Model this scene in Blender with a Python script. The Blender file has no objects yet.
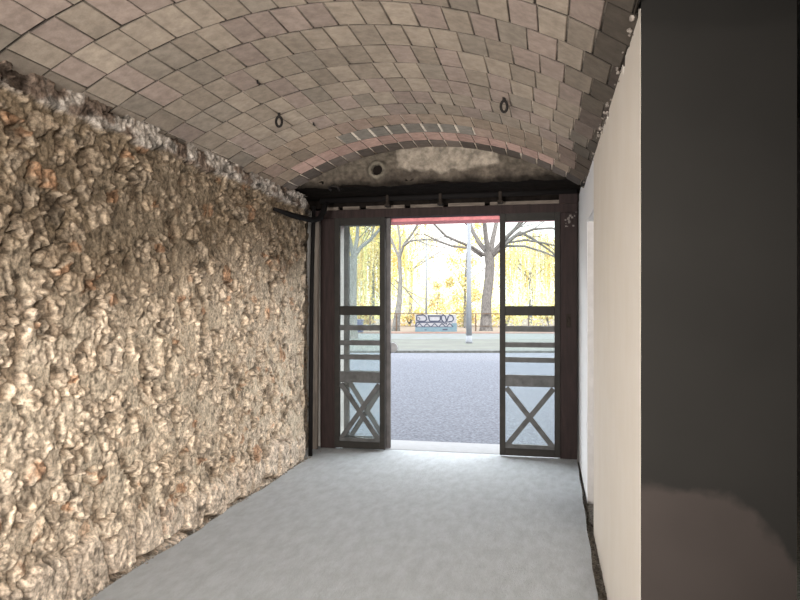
import bpy, bmesh, math, random
import numpy as np
from mathutils import Vector, Matrix
random.seed(7)
rng = np.random.default_rng(7)
SC = bpy.context.scene
COL = SC.collection
PI = math.pi

# ------------------------------------------------------------------ camera
F = 680.0                                   # focal length in pixels of an 800 wide frame
YAW = math.atan(146.0 / F)
SN, CS = math.sin(YAW), math.cos(YAW)
EYE = 1.5
cam = bpy.data.cameras.new('camera')
cam.lens = F / 800.0 * 36.0
cam.shift_y = 6.0 / 800.0
cam.clip_start = 0.05
cam.clip_end = 500
camo = bpy.data.objects.new('camera', cam)
camo.location = (0, 0, EYE)
camo.rotation_euler = (PI / 2, 0, YAW)
COL.objects.link(camo)
SC.camera = camo

# ------------------------------------------------------------------ world, sun, exposure
w = bpy.data.worlds.new('world')
SC.world = w
w.use_nodes = True
nt = w.node_tree
bg = nt.nodes['Background']
SKY_STRENGTH = 14
tc = nt.nodes.new('ShaderNodeTexCoord')
sep = nt.nodes.new('ShaderNodeSeparateXYZ')
cr = nt.nodes.new('ShaderNodeValToRGB')
nt.links.new(tc.outputs['Generated'], sep.inputs[0])
nt.links.new(sep.outputs['Z'], cr.inputs[0])
while len(cr.color_ramp.elements) < 5: cr.color_ramp.elements.new(0.5)
# hazy autumn sky: pale behind the park, brightest half way up, dimmer overhead
for e_, (p_, v_, c_) in zip(cr.color_ramp.elements, ((0.0, .11, (1.0, .98, .93)), (0.13, .15, (1, 1, .98)), (0.32, 1.0, (.97, .99, 1)), (0.58, .6, (.9, .96, 1)), (0.9, .22, (.75, .88, 1)))):
    e_.position = p_; e_.color = (*[v_ * q_ for q_ in c_], 1)
nt.links.new(cr.outputs[0], bg.inputs[0])
bg.inputs[1].default_value = SKY_STRENGTH

sun = bpy.data.lights.new('sun', 'SUN')
sun.energy = 4.0
sun.angle = math.radians(3)
sun.color = (1.0, 0.93, 0.8)
suno = bpy.data.objects.new('sun', sun)
suno.rotation_euler = (math.radians(48), 0, math.radians(20))
COL.objects.link(suno)

# two unseen fill lights added behind the camera to brighten the hall
def add_fill(name, loc, rot, watts, size, spread, col):
    l = bpy.data.lights.new(name, 'AREA')
    l.shape = 'RECTANGLE'; l.size, l.size_y = size
    l.energy = watts; l.spread = math.radians(spread); l.color = col; l.specular_factor = 0.2
    o = bpy.data.objects.new(name, l)
    o.location = loc; o.rotation_euler = [math.radians(q) for q in rot]
    COL.objects.link(o)
add_fill('fill_light', (0.62, -1.3, 1.95), (82, 0, 22), 60, (0.5, 1.0), 80, (1.0, 0.94, 0.86))
add_fill('fill_light', (-1.5, -1.6, 0.9), (95, 0, -8), 78, (0.9, 0.9), 64, (1.0, 0.955, 0.90))

SC.view_settings.view_transform = 'Standard'
SC.view_settings.look = 'None'
SC.view_settings.gamma = 1
SC.view_settings.use_curve_mapping = False
SC.view_settings.exposure = 0.0
SC.cycles.max_bounces = 14
SC.cycles.diffuse_bounces = 8
SC.cycles.transparent_max_bounces = 24
SC.cycles.sample_clamp_indirect = 6

# ------------------------------------------------------------------ helpers
def at(px, py, Y):
    """point of the plane Y = const seen in direction px, py"""
    x = (px - 400.0) / F; z = (306.0 - py) / F
    t = Y / (x * SN + CS)
    return Vector(((x * CS - SN) * t, Y, EYE + z * t))

def ext(u, t, z=0.0):
    """street frame: u along the street, t away from the hall"""
    return Vector((u * CS - t * SN, u * SN + t * CS, z))

def pxe(px, py, t):
    return ext((px - 400.0) / F * t, t, EYE + (306.0 - py) / F * t)

def tag(o, label=None, cat=None, group=None, kind=None):
    if label: o['label'] = label
    if cat: o['category'] = cat
    if group: o['group'] = group
    if kind: o['kind'] = kind
    return o

def empty(name, loc=(0, 0, 0)):
    o = bpy.data.objects.new(name, None)
    o.empty_display_size = 0.1
    o.location = loc
    COL.objects.link(o)
    return o

def link(name, me, mat, parent=None, smooth=False):
    for m in (mat if isinstance(mat, (list, tuple)) else [mat]):
        me.materials.append(m)
    if smooth:
        me.shade_smooth()
    o = bpy.data.objects.new(name, me)
    COL.objects.link(o)
    if parent is not None:
        o.parent = parent
        o.matrix_parent_inverse = Matrix.Translation(-Vector(parent.location))
    return o

class MB:
    def __init__(s): s.bm = bmesh.new()
    def box(s, a, b, bev=0.0):
        x0, x1 = sorted((a[0], b[0])); y0, y1 = sorted((a[1], b[1])); z0, z1 = sorted((a[2], b[2]))
        m = Matrix.Translation(((x0 + x1) / 2, (y0 + y1) / 2, (z0 + z1) / 2)) @ Matrix.Diagonal((x1 - x0, y1 - y0, z1 - z0, 1))
        r = bmesh.ops.create_cube(s.bm, size=1, matrix=m)
        if bev > 0:
            es = list({e for v in r['verts'] for e in v.link_edges})
            bmesh.ops.bevel(s.bm, geom=es, offset=bev, segments=2, affect='EDGES', profile=0.6)
        return s
    def bar(s, p, q, wy, wz, up=(0, 1, 0), bev=0.0):
        """rectangular bar from p to q; wy = size along up, wz = the other"""
        p, q = Vector(p), Vector(q)
        d = (q - p); L = d.length; d.normalize()
        u = Vector(up); u = (u - d * u.dot(d)).normalized(); v = d.cross(u)
        m = Matrix((( *[d[i] for i in range(3)],), (*u,), (*v,))).transposed().to_4x4()
        m = Matrix.Translation((p + q) / 2) @ m @ Matrix.Diagonal((L, wy, wz, 1))
        r = bmesh.ops.create_cube(s.bm, size=1, matrix=m)
        if bev > 0:
            es = list({e for vv in r['verts'] for e in vv.link_edges})
            bmesh.ops.bevel(s.bm, geom=es, offset=bev, segments=2, affect='EDGES')
        return s
    def tube(s, pts, rad, n=10, cap=True):
        pts = [Vector(p) for p in pts]
        if not isinstance(rad, (list, tuple)): rad = [rad] * len(pts)
        rings = []
        prev = None
        for i, p in enumerate(pts):
            d = (pts[min(i + 1, len(pts) - 1)] - pts[max(i - 1, 0)]).normalized()
            if prev is None:
                a = Vector((0, 0, 1)) if abs(d.z) < 0.9 else Vector((1, 0, 0))
                u = d.cross(a).normalized()
            else:
                u = (prev - d * prev.dot(d)).normalized()
            prev = u
            v = d.cross(u)
            rings.append([s.bm.verts.new(p + (u * math.cos(2 * PI * k / n) + v * math.sin(2 * PI * k / n)) * rad[i]) for k in range(n)])
        for a, b in zip(rings, rings[1:]):
            for k in range(n):
                s.bm.faces.new((a[k], a[(k + 1) % n], b[(k + 1) % n], b[k]))
        if cap:
            s.bm.faces.new(rings[0][::-1]); s.bm.faces.new(rings[-1])
        return s
    def lathe(s, c, prof, n=20, axis='Z'):
        c = Vector(c); rings = []
        for (r, h) in prof:
            ring = []
            for k in range(n):
                a = 2 * PI * k / n
                if axis == 'Z': p = Vector((r * math.cos(a), r * math.sin(a), h))
                elif axis == 'Y': p = Vector((r * math.cos(a), h, r * math.sin(a)))
                else: p = Vector((h, r * math.cos(a), r * math.sin(a)))
                ring.append(s.bm.verts.new(c + p))
            rings.append(ring)
        for a, b in zip(rings, rings[1:]):
            for k in range(n):
                s.bm.faces.new((a[k], a[(k + 1) % n], b[(k + 1) % n], b[k]))
        s.bm.faces.new(rings[0][::-1]); s.bm.faces.new(rings[-1])
        return s
    def build(s, name, mat, parent=None, smooth=False):
        bmesh.ops.recalc_face_normals(s.bm, faces=s.bm.faces[:])
        me = bpy.data.meshes.new(name)
        s.bm.to_mesh(me); s.bm.free()
        return link(name, me, mat, parent, smooth)

# numpy noise ---------------------------------------------------------
def _h(i, j, seed):
    v = (i.astype(np.int64) * 374761393 + j.astype(np.int64) * 668265263 + seed * 1442695041) & 0x7fffffff
    v = ((v ^ (v >> 13)) * 1274126177) & 0x7fffffff
    v = ((v ^ (v >> 16)) * 1103515245) & 0x7fffffff
    return (v ^ (v >> 15)) / float(0x7fffffff)

def vnoise(x, y, seed=0):
    i = np.floor(x); j = np.floor(y); f = x - i; g = y - j
    f = f * f * (3 - 2 * f); g = g * g * (3 - 2 * g)
    i = i.astype(np.int64); j = j.astype(np.int64)
    a = _h(i, j, seed); b = _h(i + 1, j, seed); c = _h(i, j + 1, seed); d = _h(i + 1, j + 1, seed)
    return (a * (1 - f) + b * f) * (1 - g) + (c * (1 - f) + d * f) * g

def fbm(x, y, seed=0, oct=4):
    s = 0; a = 0.5; n = 0
    for k in range(oct):
        s = s + a * vnoise(x * 2 ** k, y * 2 ** k, seed + 17 * k); n += a; a *= 0.5
    return s / n

def worley(x, y, seed=0, jit=0.9):
    i0 = np.floor(x).astype(np.int64); j0 = np.floor(y).astype(np.int64)
    f1 = np.full(x.shape, 9.0); f2 = np.full(x.shape, 9.0); cid = np.zeros(x.shape)
    dx1 = np.zeros(x.shape); dy1 = np.zeros(x.shape)
    for di in (-1, 0, 1):
        for dj in (-1, 0, 1):
            i = i0 + di; j = j0 + dj
            cx = i + 0.5 + jit * (_h(i, j, seed) - 0.5); cy = j + 0.5 + jit * (_h(i, j, seed + 5) - 0.5)
            d = np.hypot(x - cx, y - cy)
            near = d < f1
            f2 = np.where(near, f1, np.minimum(f2, d))
            cid = np.where(near, _h(i, j, seed + 9), cid)
            dx1 = np.where(near, x - cx, dx1); dy1 = np.where(near, y - cy, dy1)
            f1 = np.where(near, d, f1)
    return f1, f2, cid, dx1, dy1

def sstep(a, b, x):
    t = np.clip((x - a) / (b - a), 0, 1)
    return t * t * (3 - 2 * t)

def grid_mesh(name, P, C, flip=False):
    """P (n,m,3) points, C (n,m,3) colours"""
    n, m = P.shape[:2]
    idx = np.arange(n * m).reshape(n, m)
    q = np.stack([idx[:-1, :-1], idx[1:, :-1], idx[1:, 1:], idx[:-1, 1:]], -1).reshape(-1, 4)
    if flip: q = q[:, ::-1]
    me = bpy.data.meshes.new(name)
    me.vertices.add(n * m); me.vertices.foreach_set('co', P.reshape(-1).astype(np.float32))
    me.loops.add(q.size); me.loops.foreach_set('vertex_index', np.ascontiguousarray(q).reshape(-1).astype(np.int32))
    me.polygons.add(len(q)); me.polygons.foreach_set('loop_start', np.arange(0, q.size, 4, dtype=np.int32))
    me.update(calc_edges=True)
    if C is not None:
        a = me.color_attributes.new('Col', 'FLOAT_COLOR', 'POINT')
        a.data.foreach_set('color', np.concatenate([C, np.ones((n, m, 1))], -1).reshape(-1).astype(np.float32))
    return me

def quads_mesh(name, V, C):
    """V (n,4,3) separate quads, C (n,3) colours"""
    n = len(V)
    me = bpy.data.meshes.new(name)
    me.vertices.add(n * 4); me.vertices.foreach_set('co', V.reshape(-1).astype(np.float32))
    me.loops.add(n * 4); me.loops.foreach_set('vertex_index', np.arange(n * 4, dtype=np.int32))
    me.polygons.add(n); me.polygons.foreach_set('loop_start', np.arange(0, n * 4, 4, dtype=np.int32))
    me.update(calc_edges=True)
    a = me.color_attributes.new('Col', 'FLOAT_COLOR', 'POINT')
    CC = np.repeat(np.concatenate([C, np.ones((n, 1))], -1), 4, 0)
    a.data.foreach_set('color', CC.reshape(-1).astype(np.float32))
    return me

# ------------------------------------------------------------------ materials
def mat(name, col=(0.5, 0.5, 0.5), rough=0.8, spec=0.3, metal=0.0, noise=None, bump=None, attr=False, stretch=(1, 1, 1)):
    """noise = (scale, amount, second colour or None); bump = (scale, strength, distance)"""
    m = bpy.data.materials.new(name); m.use_nodes = True
    n = m.node_tree; b = n.nodes['Principled BSDF']; L = n.links.new
    b.inputs['Roughness'].default_value = rough
    b.inputs['Specular IOR Level'].default_value = spec
    b.inputs['Metallic'].default_value = metal
    g = n.nodes.new('ShaderNodeNewGeometry')
    mp = n.nodes.new('ShaderNodeMapping'); mp.inputs['Scale'].default_value = stretch
    L(g.outputs['Position'], mp.inputs[0])
    if attr:
        a = n.nodes.new('ShaderNodeAttribute'); a.attribute_name = 'Col'; out = a.outputs['Color']
    else:
        a = n.nodes.new('ShaderNodeRGB'); a.outputs[0].default_value = (*col, 1); out = a.outputs[0]
    if noise:
        t = n.nodes.new('ShaderNodeTexNoise'); t.inputs['Scale'].default_value = noise[0]
        t.inputs['Detail'].default_value = 8; t.inputs['Roughness'].default_value = 0.65
        L(mp.outputs[0], t.inputs['Vector'])
        if len(noise) > 2 and noise[2] is not None:
            r = n.nodes.new('ShaderNodeValToRGB')
            r.color_ramp.elements[0].position = 0.5 - 0.14; r.color_ramp.elements[1].position = 0.5 + 0.14
            L(t.outputs['Fac'], r.inputs[0])
            mu = n.nodes.new('ShaderNodeMath'); mu.operation = 'MULTIPLY'; mu.inputs[1].default_value = noise[1]
            L(r.outputs[0], mu.inputs[0])
            x = n.nodes.new('ShaderNodeMix'); x.data_type = 'RGBA'
            L(mu.outputs[0], x.inputs[0]); L(out, x.inputs[6]); x.inputs[7].default_value = (*noise[2], 1)
            out = x.outputs[2]
        else:
            mr = n.nodes.new('ShaderNodeMapRange')
            mr.inputs[1].default_value = 0.36; mr.inputs[2].default_value = 0.64
            mr.inputs[3].default_value = 1 - noise[1]; mr.inputs[4].default_value = 1 + noise[1]
            L(t.outputs['Fac'], mr.inputs[0])
            x = n.nodes.new('ShaderNodeVectorMath'); x.operation = 'SCALE'
            L(out, x.inputs[0]); L(mr.outputs[0], x.inputs['Scale'])
            out = x.outputs[0]
    L(out, b.inputs['Base Color'])
    if bump:
        t2 = n.nodes.new('ShaderNodeTexNoise'); t2.inputs['Scale'].default_value = bump[0]
        t2.inputs['Detail'].default_value = 8; t2.inputs['Roughness'].default_value = 0.7
        L(mp.outputs[0], t2.inputs['Vector'])
        bp = n.nodes.new('ShaderNodeBump'); bp.inputs['Strength'].default_value = bump[1]; bp.inputs['Distance'].default_value = bump[2]
        L(t2.outputs['Fac'], bp.inputs['Height']); L(bp.outputs[0], b.inputs['Normal'])
    return m

M_stone = mat('rubble_stone', rough=0.95, spec=0.1, attr=True, noise=(60, 0.45), bump=(120, 0.5, 0.004))
M_brick = mat('vault_brick', rough=0.9, spec=0.15, attr=True, noise=(17, 0.17), bump=(60, 0.4, 0.006))
M_mortar = mat('vault_mortar', rough=0.95, spec=0.1, attr=True, noise=(30, 0.3), bump=(60, 0.5, 0.006))
M_soot = mat('sooty_plaster', rough=0.95, spec=0.1, attr=True, noise=(22, 0.3), bump=(40, 0.6, 0.01))
M_floor = mat('concrete_floor', (0.44, 0.462, 0.485), rough=0.95, spec=0.12, noise=(9.0, 0.75, (0.34, 0.355, 0.365)), bump=(45, 0.6, 0.008), stretch=(1.6, .6, 1))
M_dirt = mat('gravel_dirt', (0.27, 0.245, 0.215), rough=1, spec=0.05, noise=(60, 0.5), bump=(90, 0.9, 0.01))
M_plaster = mat('cream_plaster', (0.672, 0.622, 0.565), rough=0.8, spec=0.25, noise=(3.0, 0.5, (0.622, 0.563, 0.488)), bump=(16, 0.12, 0.004), stretch=(1, 1.6, 0.9))
M_plaster2 = mat('white_plaster', (0.744, 0.752, 0.778), rough=0.85, spec=0.2, noise=(4, 0.4, (0.670, 0.677, 0.691)), bump=(20, 0.12, 0.004))
M_jamb = mat('shaded_jamb_plaster', (0.50, 0.48, 0.47), rough=0.85, spec=0.2, noise=(6, 0.1))  # shade of the jamb face painted in as a greyer plaster
M_wood = mat('dark_brown_painted_wood', (0.019, 0.0108, 0.0100), rough=0.7, spec=0.2, noise=(9, 0.35), bump=(25, 0.2, 0.003), stretch=(4, 4, 0.4))
M_leaf = mat('door_leaf_paint', (0.013, 0.011, 0.009), rough=0.65, spec=0.25, noise=(9, 0.3), bump=(25, 0.15, 0.002))
M_leafbar = mat('door_bar_paint', (0.056, 0.056, 0.056), rough=0.6, spec=0.3, noise=(12, 0.3), bump=(25, 0.15, 0.002))
M_leafout = mat('weathered_grey_door_paint', (0.085, 0.078, 0.078), rough=0.7, spec=0.3, noise=(10, 0.2))
M_plank = mat('weathered_plank', (0.13, 0.11, 0.095), rough=0.85, spec=0.2, noise=(9, 0.4), bump=(30, 0.4, 0.003), stretch=(5, 5, 0.3))
M_batten = mat('pale_batten', (0.120, 0.099, 0.084), rough=0.9, spec=0.15, noise=(12, 0.4), bump=(30, 0.4, 0.003), stretch=(0.4, 4, 4))
M_batten2 = mat('old_lime_crumbs', (0.24, 0.21, 0.185), rough=0.95, spec=0.1, noise=(40, 0.5))
M_iron3 = mat('old_plaster_splash', (0.16, 0.14, 0.13), rough=0.95, spec=0.1)
M_knob = mat('worn_grey_knob', (0.30, 0.30, 0.31), rough=0.6, spec=0.3)
M_black = mat('black_pipe', (0.0065, 0.0055, 0.0055), rough=0.8, spec=0.12)
M_iron = mat('dark_iron', (0.012, 0.010, 0.009), rough=0.8, spec=0.2, noise=(30, 0.4))
M_iron2 = mat('rusty_strap', (0.020, 0.015, 0.012), rough=0.85, spec=0.15, noise=(30, 0.5))
M_pink = mat('pink_painted_lintel', (0.722, 0.260, 0.279), rough=0.7, spec=0.3, noise=(20, 0.15))
M_road = mat('asphalt', (0.099, 0.102, 0.121), rough=0.95, spec=0.1, noise=(28, 0.4), bump=(60, 0.5, 0.01))
M_facade = mat('facade_render', (0.35, 0.33, 0.31), rough=0.9, spec=0.1, noise=(3, 0.15))
M_dark = mat('dark_back_room_plaster', (0.10, 0.09, 0.085), rough=0.9, spec=0.1, noise=(4, 0.2))
M_bark = mat('grey_bark', (0.100, 0.091, 0.086), rough=0.95, spec=0.1, noise=(14, 0.5), bump=(20, 0.8, 0.03), stretch=(2, 2, 0.5))
M_bark2 = mat('pale_bark', (0.126, 0.122, 0.115), rough=0.95, spec=0.1, noise=(14, 0.4), bump=(20, 0.8, 0.03), stretch=(2, 2, 0.5))
M_galv = mat('galvanised_pole', (0.155, 0.165, 0.185), rough=0.7, spec=0.2, noise=(20, 0.1))
M_rail = mat('rusty_brown_railing', (0.072, 0.047, 0.032), rough=0.8, spec=0.2, noise=(20, 0.3))
M_pave = mat('pale_paving', (0.114, 0.119, 0.125), rough=0.9, spec=0.05, noise=(1.2, 0.5, (0.088, 0.098, 0.075)))
M_kerb = mat('grey_kerb', (0.078, 0.080, 0.078), rough=0.9, spec=0.1, noise=(8, 0.3))
M_redk = mat('reddish_kerb', (0.125, 0.062, 0.048), rough=0.9, spec=0.1, noise=(3, 0.6, (0.12, 0.10, 0.085)))
M_park = mat('park_ground', (0.160, 0.125, 0.11), rough=1, spec=0.05, noise=(0.7, 0.6, (0.18, 0.155, 0.10)))
M_sill = mat('pale_sill', (0.247, 0.247, 0.255), rough=0.85, spec=0.2, noise=(12, 0.3, (0.180, 0.173, 0.165)), bump=(40, 0.4, 0.004))

def pillar_mat():
    m = bpy.data.materials.new('two_tone_grey_plaster'); m.use_nodes = True
    n = m.node_tree; b = n.nodes['Principled BSDF']; L = n.links.new
    b.inputs['Roughness'].default_value = 0.9; b.inputs['Specular IOR Level'].default_value = 0.15
    g = n.nodes.new('ShaderNodeNewGeometry'); sp = n.nodes.new('ShaderNodeSeparateXYZ'); L(g.outputs['Position'], sp.inputs[0])
    t = n.nodes.new('ShaderNodeTexNoise'); t.inputs['Scale'].default_value = 3.5; t.inputs['Detail'].default_value = 7
    L(g.outputs['Position'], t.inputs['Vector'])
    # height of the paint edge, dips to the right
    a = n.nodes.new('ShaderNodeMath'); a.operation = 'MULTIPLY_ADD'; a.inputs[1].default_value = 0.30; L(t.outputs['Fac'], a.inputs[0]); L(sp.outputs['Z'], a.inputs[2])
    ramp = n.nodes.new('ShaderNodeMapRange'); ramp.inputs[1].default_value = 0.50; ramp.inputs[2].default_value = 0.80
    ramp.inputs[3].default_value = 0.0; ramp.inputs[4].default_value = 0.20
    L(sp.outputs['X'], ramp.inputs[0])
    a2 = n.nodes.new('ShaderNodeMath'); a2.operation = 'ADD'; L(a.outputs[0], a2.inputs[0]); L(ramp.outputs[0], a2.inputs[1])
    st = n.nodes.new('ShaderNodeMapRange'); st.inputs[1].default_value = 1.03; st.inputs[2].default_value = 1.06; L(a2.outputs[0], st.inputs[0])
    x = n.nodes.new('ShaderNodeMix'); x.data_type = 'RGBA'
    x.inputs[6].default_value = (0.031, 0.025, 0.0225, 1); x.inputs[7].default_value = (0.0125, 0.0115, 0.0103, 1)
    L(st.outputs[0], x.inputs[0])
    # brushed top band
    b1 = n.nodes.new('ShaderNodeMath'); b1.operation = 'MULTIPLY_ADD'; b1.inputs[1].default_value = 0.18; L(t.outputs['Fac'], b1.inputs[0]); L(sp.outputs['Z'], b1.inputs[2])
    s2 = n.nodes.new('ShaderNodeMapRange'); s2.inputs[1].default_value = 2.50; s2.inputs[2].default_value = 2.55; s2.inputs[3].default_value = 1; s2.inputs[4].default_value = 0.82
    L(b1.outputs[0], s2.inputs[0])
    t3 = n.nodes.new('ShaderNodeTexNoise'); t3.inputs['Scale'].default_value = 2; t3.inputs['Detail'].default_value = 4
    L(g.outputs['Position'], t3.inputs['Vector'])
    r3 = n.nodes.new('ShaderNodeMapRange'); r3.inputs[1].default_value = .3; r3.inputs[2].default_value = .7; r3.inputs[3].default_value = .88; r3.inputs[4].default_value = 1.12
    L(t3.outputs['Fac'], r3.inputs[0])
    mm = n.nodes.new('ShaderNodeMath'); mm.operation = 'MULTIPLY'; L(s2.outputs[0], mm.inputs[0]); L(r3.outputs[0], mm.inputs[1])
    v = n.nodes.new('ShaderNodeVectorMath'); v.operation = 'SCALE'; L(x.outputs[2], v.inputs[0]); L(mm.outputs[0], v.inputs['Scale'])
    L(v.outputs[0], b.inputs['Base Color'])
    return m
M_pillar = pillar_mat()

def glass_mat(name, haze=0.06, tint=(0.93, 0.96, 0.96)):
    m = bpy.data.materials.new(name); m.use_nodes = True
    n = m.node_tree; n.nodes.clear(); L = n.links.new
    o = n.nodes.new('ShaderNodeOutputMaterial')
    t = n.nodes.new('ShaderNodeBsdfTransparent'); t.inputs[0].default_value = (*tint, 1)
    g = n.nodes.new('ShaderNodeBsdfGlossy'); g.inputs['Roughness'].default_value = 0.03; g.inputs['Color'].default_value = (0.9, 0.9, 0.9, 1)
    d = n.nodes.new('ShaderNodeBsdfTranslucent'); d.inputs[0].default_value = (0.75, 0.85, 0.87, 1)
    fr = n.nodes.new('ShaderNodeFresnel'); fr.inputs[0].default_value = 1.45
    a = n.nodes.new('ShaderNodeMixShader'); a.inputs[0].default_value = haze; L(t.outputs[0], a.inputs[1]); L(d.outputs[0], a.inputs[2])
    b = n.nodes.new('ShaderNodeMixShader'); L(fr.outputs[0], b.inputs[0]); L(a.outputs[0], b.inputs[1]); L(g.outputs[0], b.inputs[2])
    L(b.outputs[0], o.inputs[0])
    return m
M_glass = glass_mat('dusty_pane_glass', 0.02)

def leaf_mat():
    m = bpy.data.materials.new('autumn_leaf'); m.use_nodes = True
    n = m.node_tree; n.nodes.clear(); L = n.links.new
    o = n.nodes.new('ShaderNodeOutputMaterial')
    a = n.nodes.new('ShaderNodeAttribute'); a.attribute_name = 'Col'
    d = n.nodes.new('ShaderNodeBsdfDiffuse'); t = n.nodes.new('ShaderNodeBsdfTranslucent')
    L(a.outputs['Color'], d.inputs[0]); L(a.outputs['Color'], t.inputs[0])
    x = n.nodes.new('ShaderNodeMixShader'); x.inputs[0].default_value = 0.5; L(d.outputs[0], x.inputs[1]); L(t.outputs[0], x.inputs[2])
    L(x.outputs[0], o.inputs[0])
    return m
M_foliage = leaf_mat()

# ------------------------------------------------------------------ vault geometry
VX, VZ, VR = -1.054, 0.445, 2.47        # centre line and radius of the barrel vault
YB, RW = 3.034, 0.27                    # a brick ring edge and ring width
Y_END = YB + 11 * RW                    # front end of the vault
def vz(x, r=VR): return VZ + math.sqrt(max(0, r * r - (x - VX) ** 2))
XL, XR = -2.33, 0.315
Z_SPR = vz(XL)
DOORY = 6.9

# ------------------------------------------------------------------ left rubble wall
def stone_wall():
    y0, y1, z0, z1 = -0.5, 6.92, -0.06, Z_SPR + 0.03
    step = 0.008
    ys = np.arange(y0, y1, step); zs = np.arange(z0, z1, step)
    Yg, Zg = np.meshgrid(ys, zs, indexing='ij')
    wx = (fbm(Yg * 6, Zg * 6, 3) - .5) * 0.09; wz = (fbm(Yg * 6, Zg * 6, 8) - .5) * 0.09
    y = Yg + wx; z = Zg + wz
    # two sizes of stones
    f1, f2, c1, dx, dy = worley(y / 0.172, z / 0.128, 11, 0.95)
    e1 = f2 - f1
    g1, g2, c2, dx2, dy2 = worley(y / 0.085, z / 0.065, 41)
    e2 = g2 - g1
    s1, s2, c3, dx3, dy3 = worley(y / 0.046, z / 0.038, 301, 1.0)
    s3, s4, c4, dx4, dy4 = worley(y / 0.021, z / 0.021, 311, 1.0)
    r2 = np.abs(fbm(y * 20, z * 15, 25, 3) - .5) * 2
    r3 = fbm(y * 48, z * 40, 29, 3) - .5
    n1 = fbm(Yg * 15, Zg * 15, 401, 3) - .5
    # discrete craggy stones, large ones and a few small ones, in a smooth mortar ground
    i1 = sstep(.17, .25, e1 + .8 * n1) * (c1 > .38)
    i2 = sstep(.22, .32, e2 + .8 * n1) * (c2 > .72) * (1 - i1)
    big = (c1 > .38) * 1.0
    pitn = sstep(.58, .68, fbm(y * 19 + 3, z * 15, 403, 3))
    crag = (0.022 * (0.45 - r2) + 0.016 * r3 + 0.030 * (((c3 * 37 % 1) - .5) * dx3 + ((c3 * 91 % 1) - .5) * dy3)
            + 0.012 * (c3 - .5) + 0.012 * (((c4 * 37 % 1) - .5) * dx4 + ((c4 * 91 % 1) - .5) * dy4) - .020 * pitn)
    t1 = ((c1 * 37 % 1) - .5) * dx * .05 + ((c1 * 91 % 1) - .3) * dy * -.04
    hs = .006 + .016 * (c1 * 13 % 1) + t1 * .7 + crag * .62
    h2 = .003 + .006 * (c2 * 13 % 1) + crag * .45
    hm = .022 * (fbm(Yg * 3, Zg * 3, 405) - .5) + .010 * (fbm(Yg * 11, Zg * 8, 406) - .5) + .005 * r3 + .003 * (c4 - .5)
    ragged = sstep(.50, .68, fbm(Yg * 1.5 + 4, Zg * 1.5, 407) + .20 * sstep(1.3, 2.0, Zg) + .12 * sstep(.9, .3, Zg))   # patches where the mortar has fallen out
    hs = hs * 1.08
    h = hm + hs * i1 + h2 * i2 + crag * .35 * ragged * (1 - i1)
    # open pockets beside some stones
    rim = sstep(.0, .08, e1) * (1 - sstep(.16, .30, e1))
    cav = (1 - i1) * sstep(.02, .18, -dx + .4 * n1) * (1 - sstep(.12, .30, e1)) * ((c1 * 53 % 1) > .40) * big
    cav = np.maximum(cav, sstep(0.64, 0.70, fbm(y * 12 + 30, z * 8, 55, 3)) * .9)
    h = h - .034 * cav
    h = h + 0.04 * (fbm(Yg * 1.1, Zg * 1.1, 90) - .5)
    crack = cav * 0
    mort = (1 - np.maximum(i1, i2)) * (1 - .6 * ragged)
    chip = crag
    # row of clean big stones along the floor
    q1, q2, cq, qx, qy = worley((Yg + wx * .5) / 0.27, np.full_like(Zg, 0.5) + (Zg - .14) / 0.34, 131, 0.45)
    eq = q2 - q1
    low = 1 - sstep(0.20, 0.30, Zg + 0.25 * (fbm(Yg * 3, Zg * 0 + 2, 140) - .5))
    hq = sstep(0.02, 0.20, eq) * 0.085 - 0.045 + 0.02 * ((cq * 17 % 1) - .5) + 0.010 * (0.5 - r2) + .006 * r3
    h = h * (1 - low) + (hq + .25 * h) * low
    # ragged mortar band below the vault
    edge = Z_SPR - 0.105 + 0.07 * (fbm(Yg * 5, Yg * 0 + 3, 70) - .5)
    band = sstep(-0.012, 0.012, Zg - edge)
    bh = 0.040 + 0.022 * (fbm(Yg * 12, Zg * 16, 72) - .5) + 0.020 * r3 - 0.03 * sstep(.60, .66, fbm(Yg * 9, Zg * 14, 73))
    h = h * (1 - band) + bh * band
    far = sstep(5.2, 6.4, Yg)
    h = h * (1 - 0.5 * far * (1 - band))
    X = XL - 0.018 + h - .15 * sstep(6.40, 6.46, Yg)
    # colours
    def c(*v): return np.array(v)[None, None, :]
    base = c(.46, .375, .285); grey = c(.48, .44, .385); pale = c(.53, .465, .39); dark = c(.17, .13, .095); orange = c(.38, .19, .095)
    brown = c(.235, .185, .13)
    k = lambda a: a[..., None]
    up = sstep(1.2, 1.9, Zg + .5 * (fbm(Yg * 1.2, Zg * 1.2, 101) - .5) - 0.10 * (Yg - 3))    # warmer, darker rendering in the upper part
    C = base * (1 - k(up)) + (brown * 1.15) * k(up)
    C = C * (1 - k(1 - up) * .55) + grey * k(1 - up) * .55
    st = np.maximum(i1, i2)
    tone = (c1 * 57 % 1)
    C = C * (1 - k(st * .5)) + k(st * .5) * (pale * k(tone) + base * k(1 - tone))
    om = st * ((c1 * 71 % 1) > .94) + sstep(.05, .2, e2) * ((c2 * 71 % 1) > .95)
    om = np.clip(om, 0, 1) * sstep(.25, .5, fbm(y * 14, z * 14, 111))
    C = C * (1 - k(om * .6)) + orange * k(om * .6)
    C = C * (1 - k(mort * .7)) + k(mort * .7) * (c(.46, .41, .335) * (1 - k(up * .55)) + brown * k(up * .55))
    C = C * (1 - k(np.maximum(cav, crack) * .7)) + dark * k(np.maximum(cav, crack) * .7)  # shade of the open pockets painted into the wall colour
    C = C * (1 - k(low * .7)) + (pale * .95 + c(.02, .02, .03)) * k(low * .7)
    gap = low * (1 - sstep(.02, .10, eq)) * (Zg < .3)
    C = C * (1 - k(gap * .7)) + dark * k(gap * .7)
    wh = sstep(.38, .52, fbm(Yg * 7, Zg * 11, 74))
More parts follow.
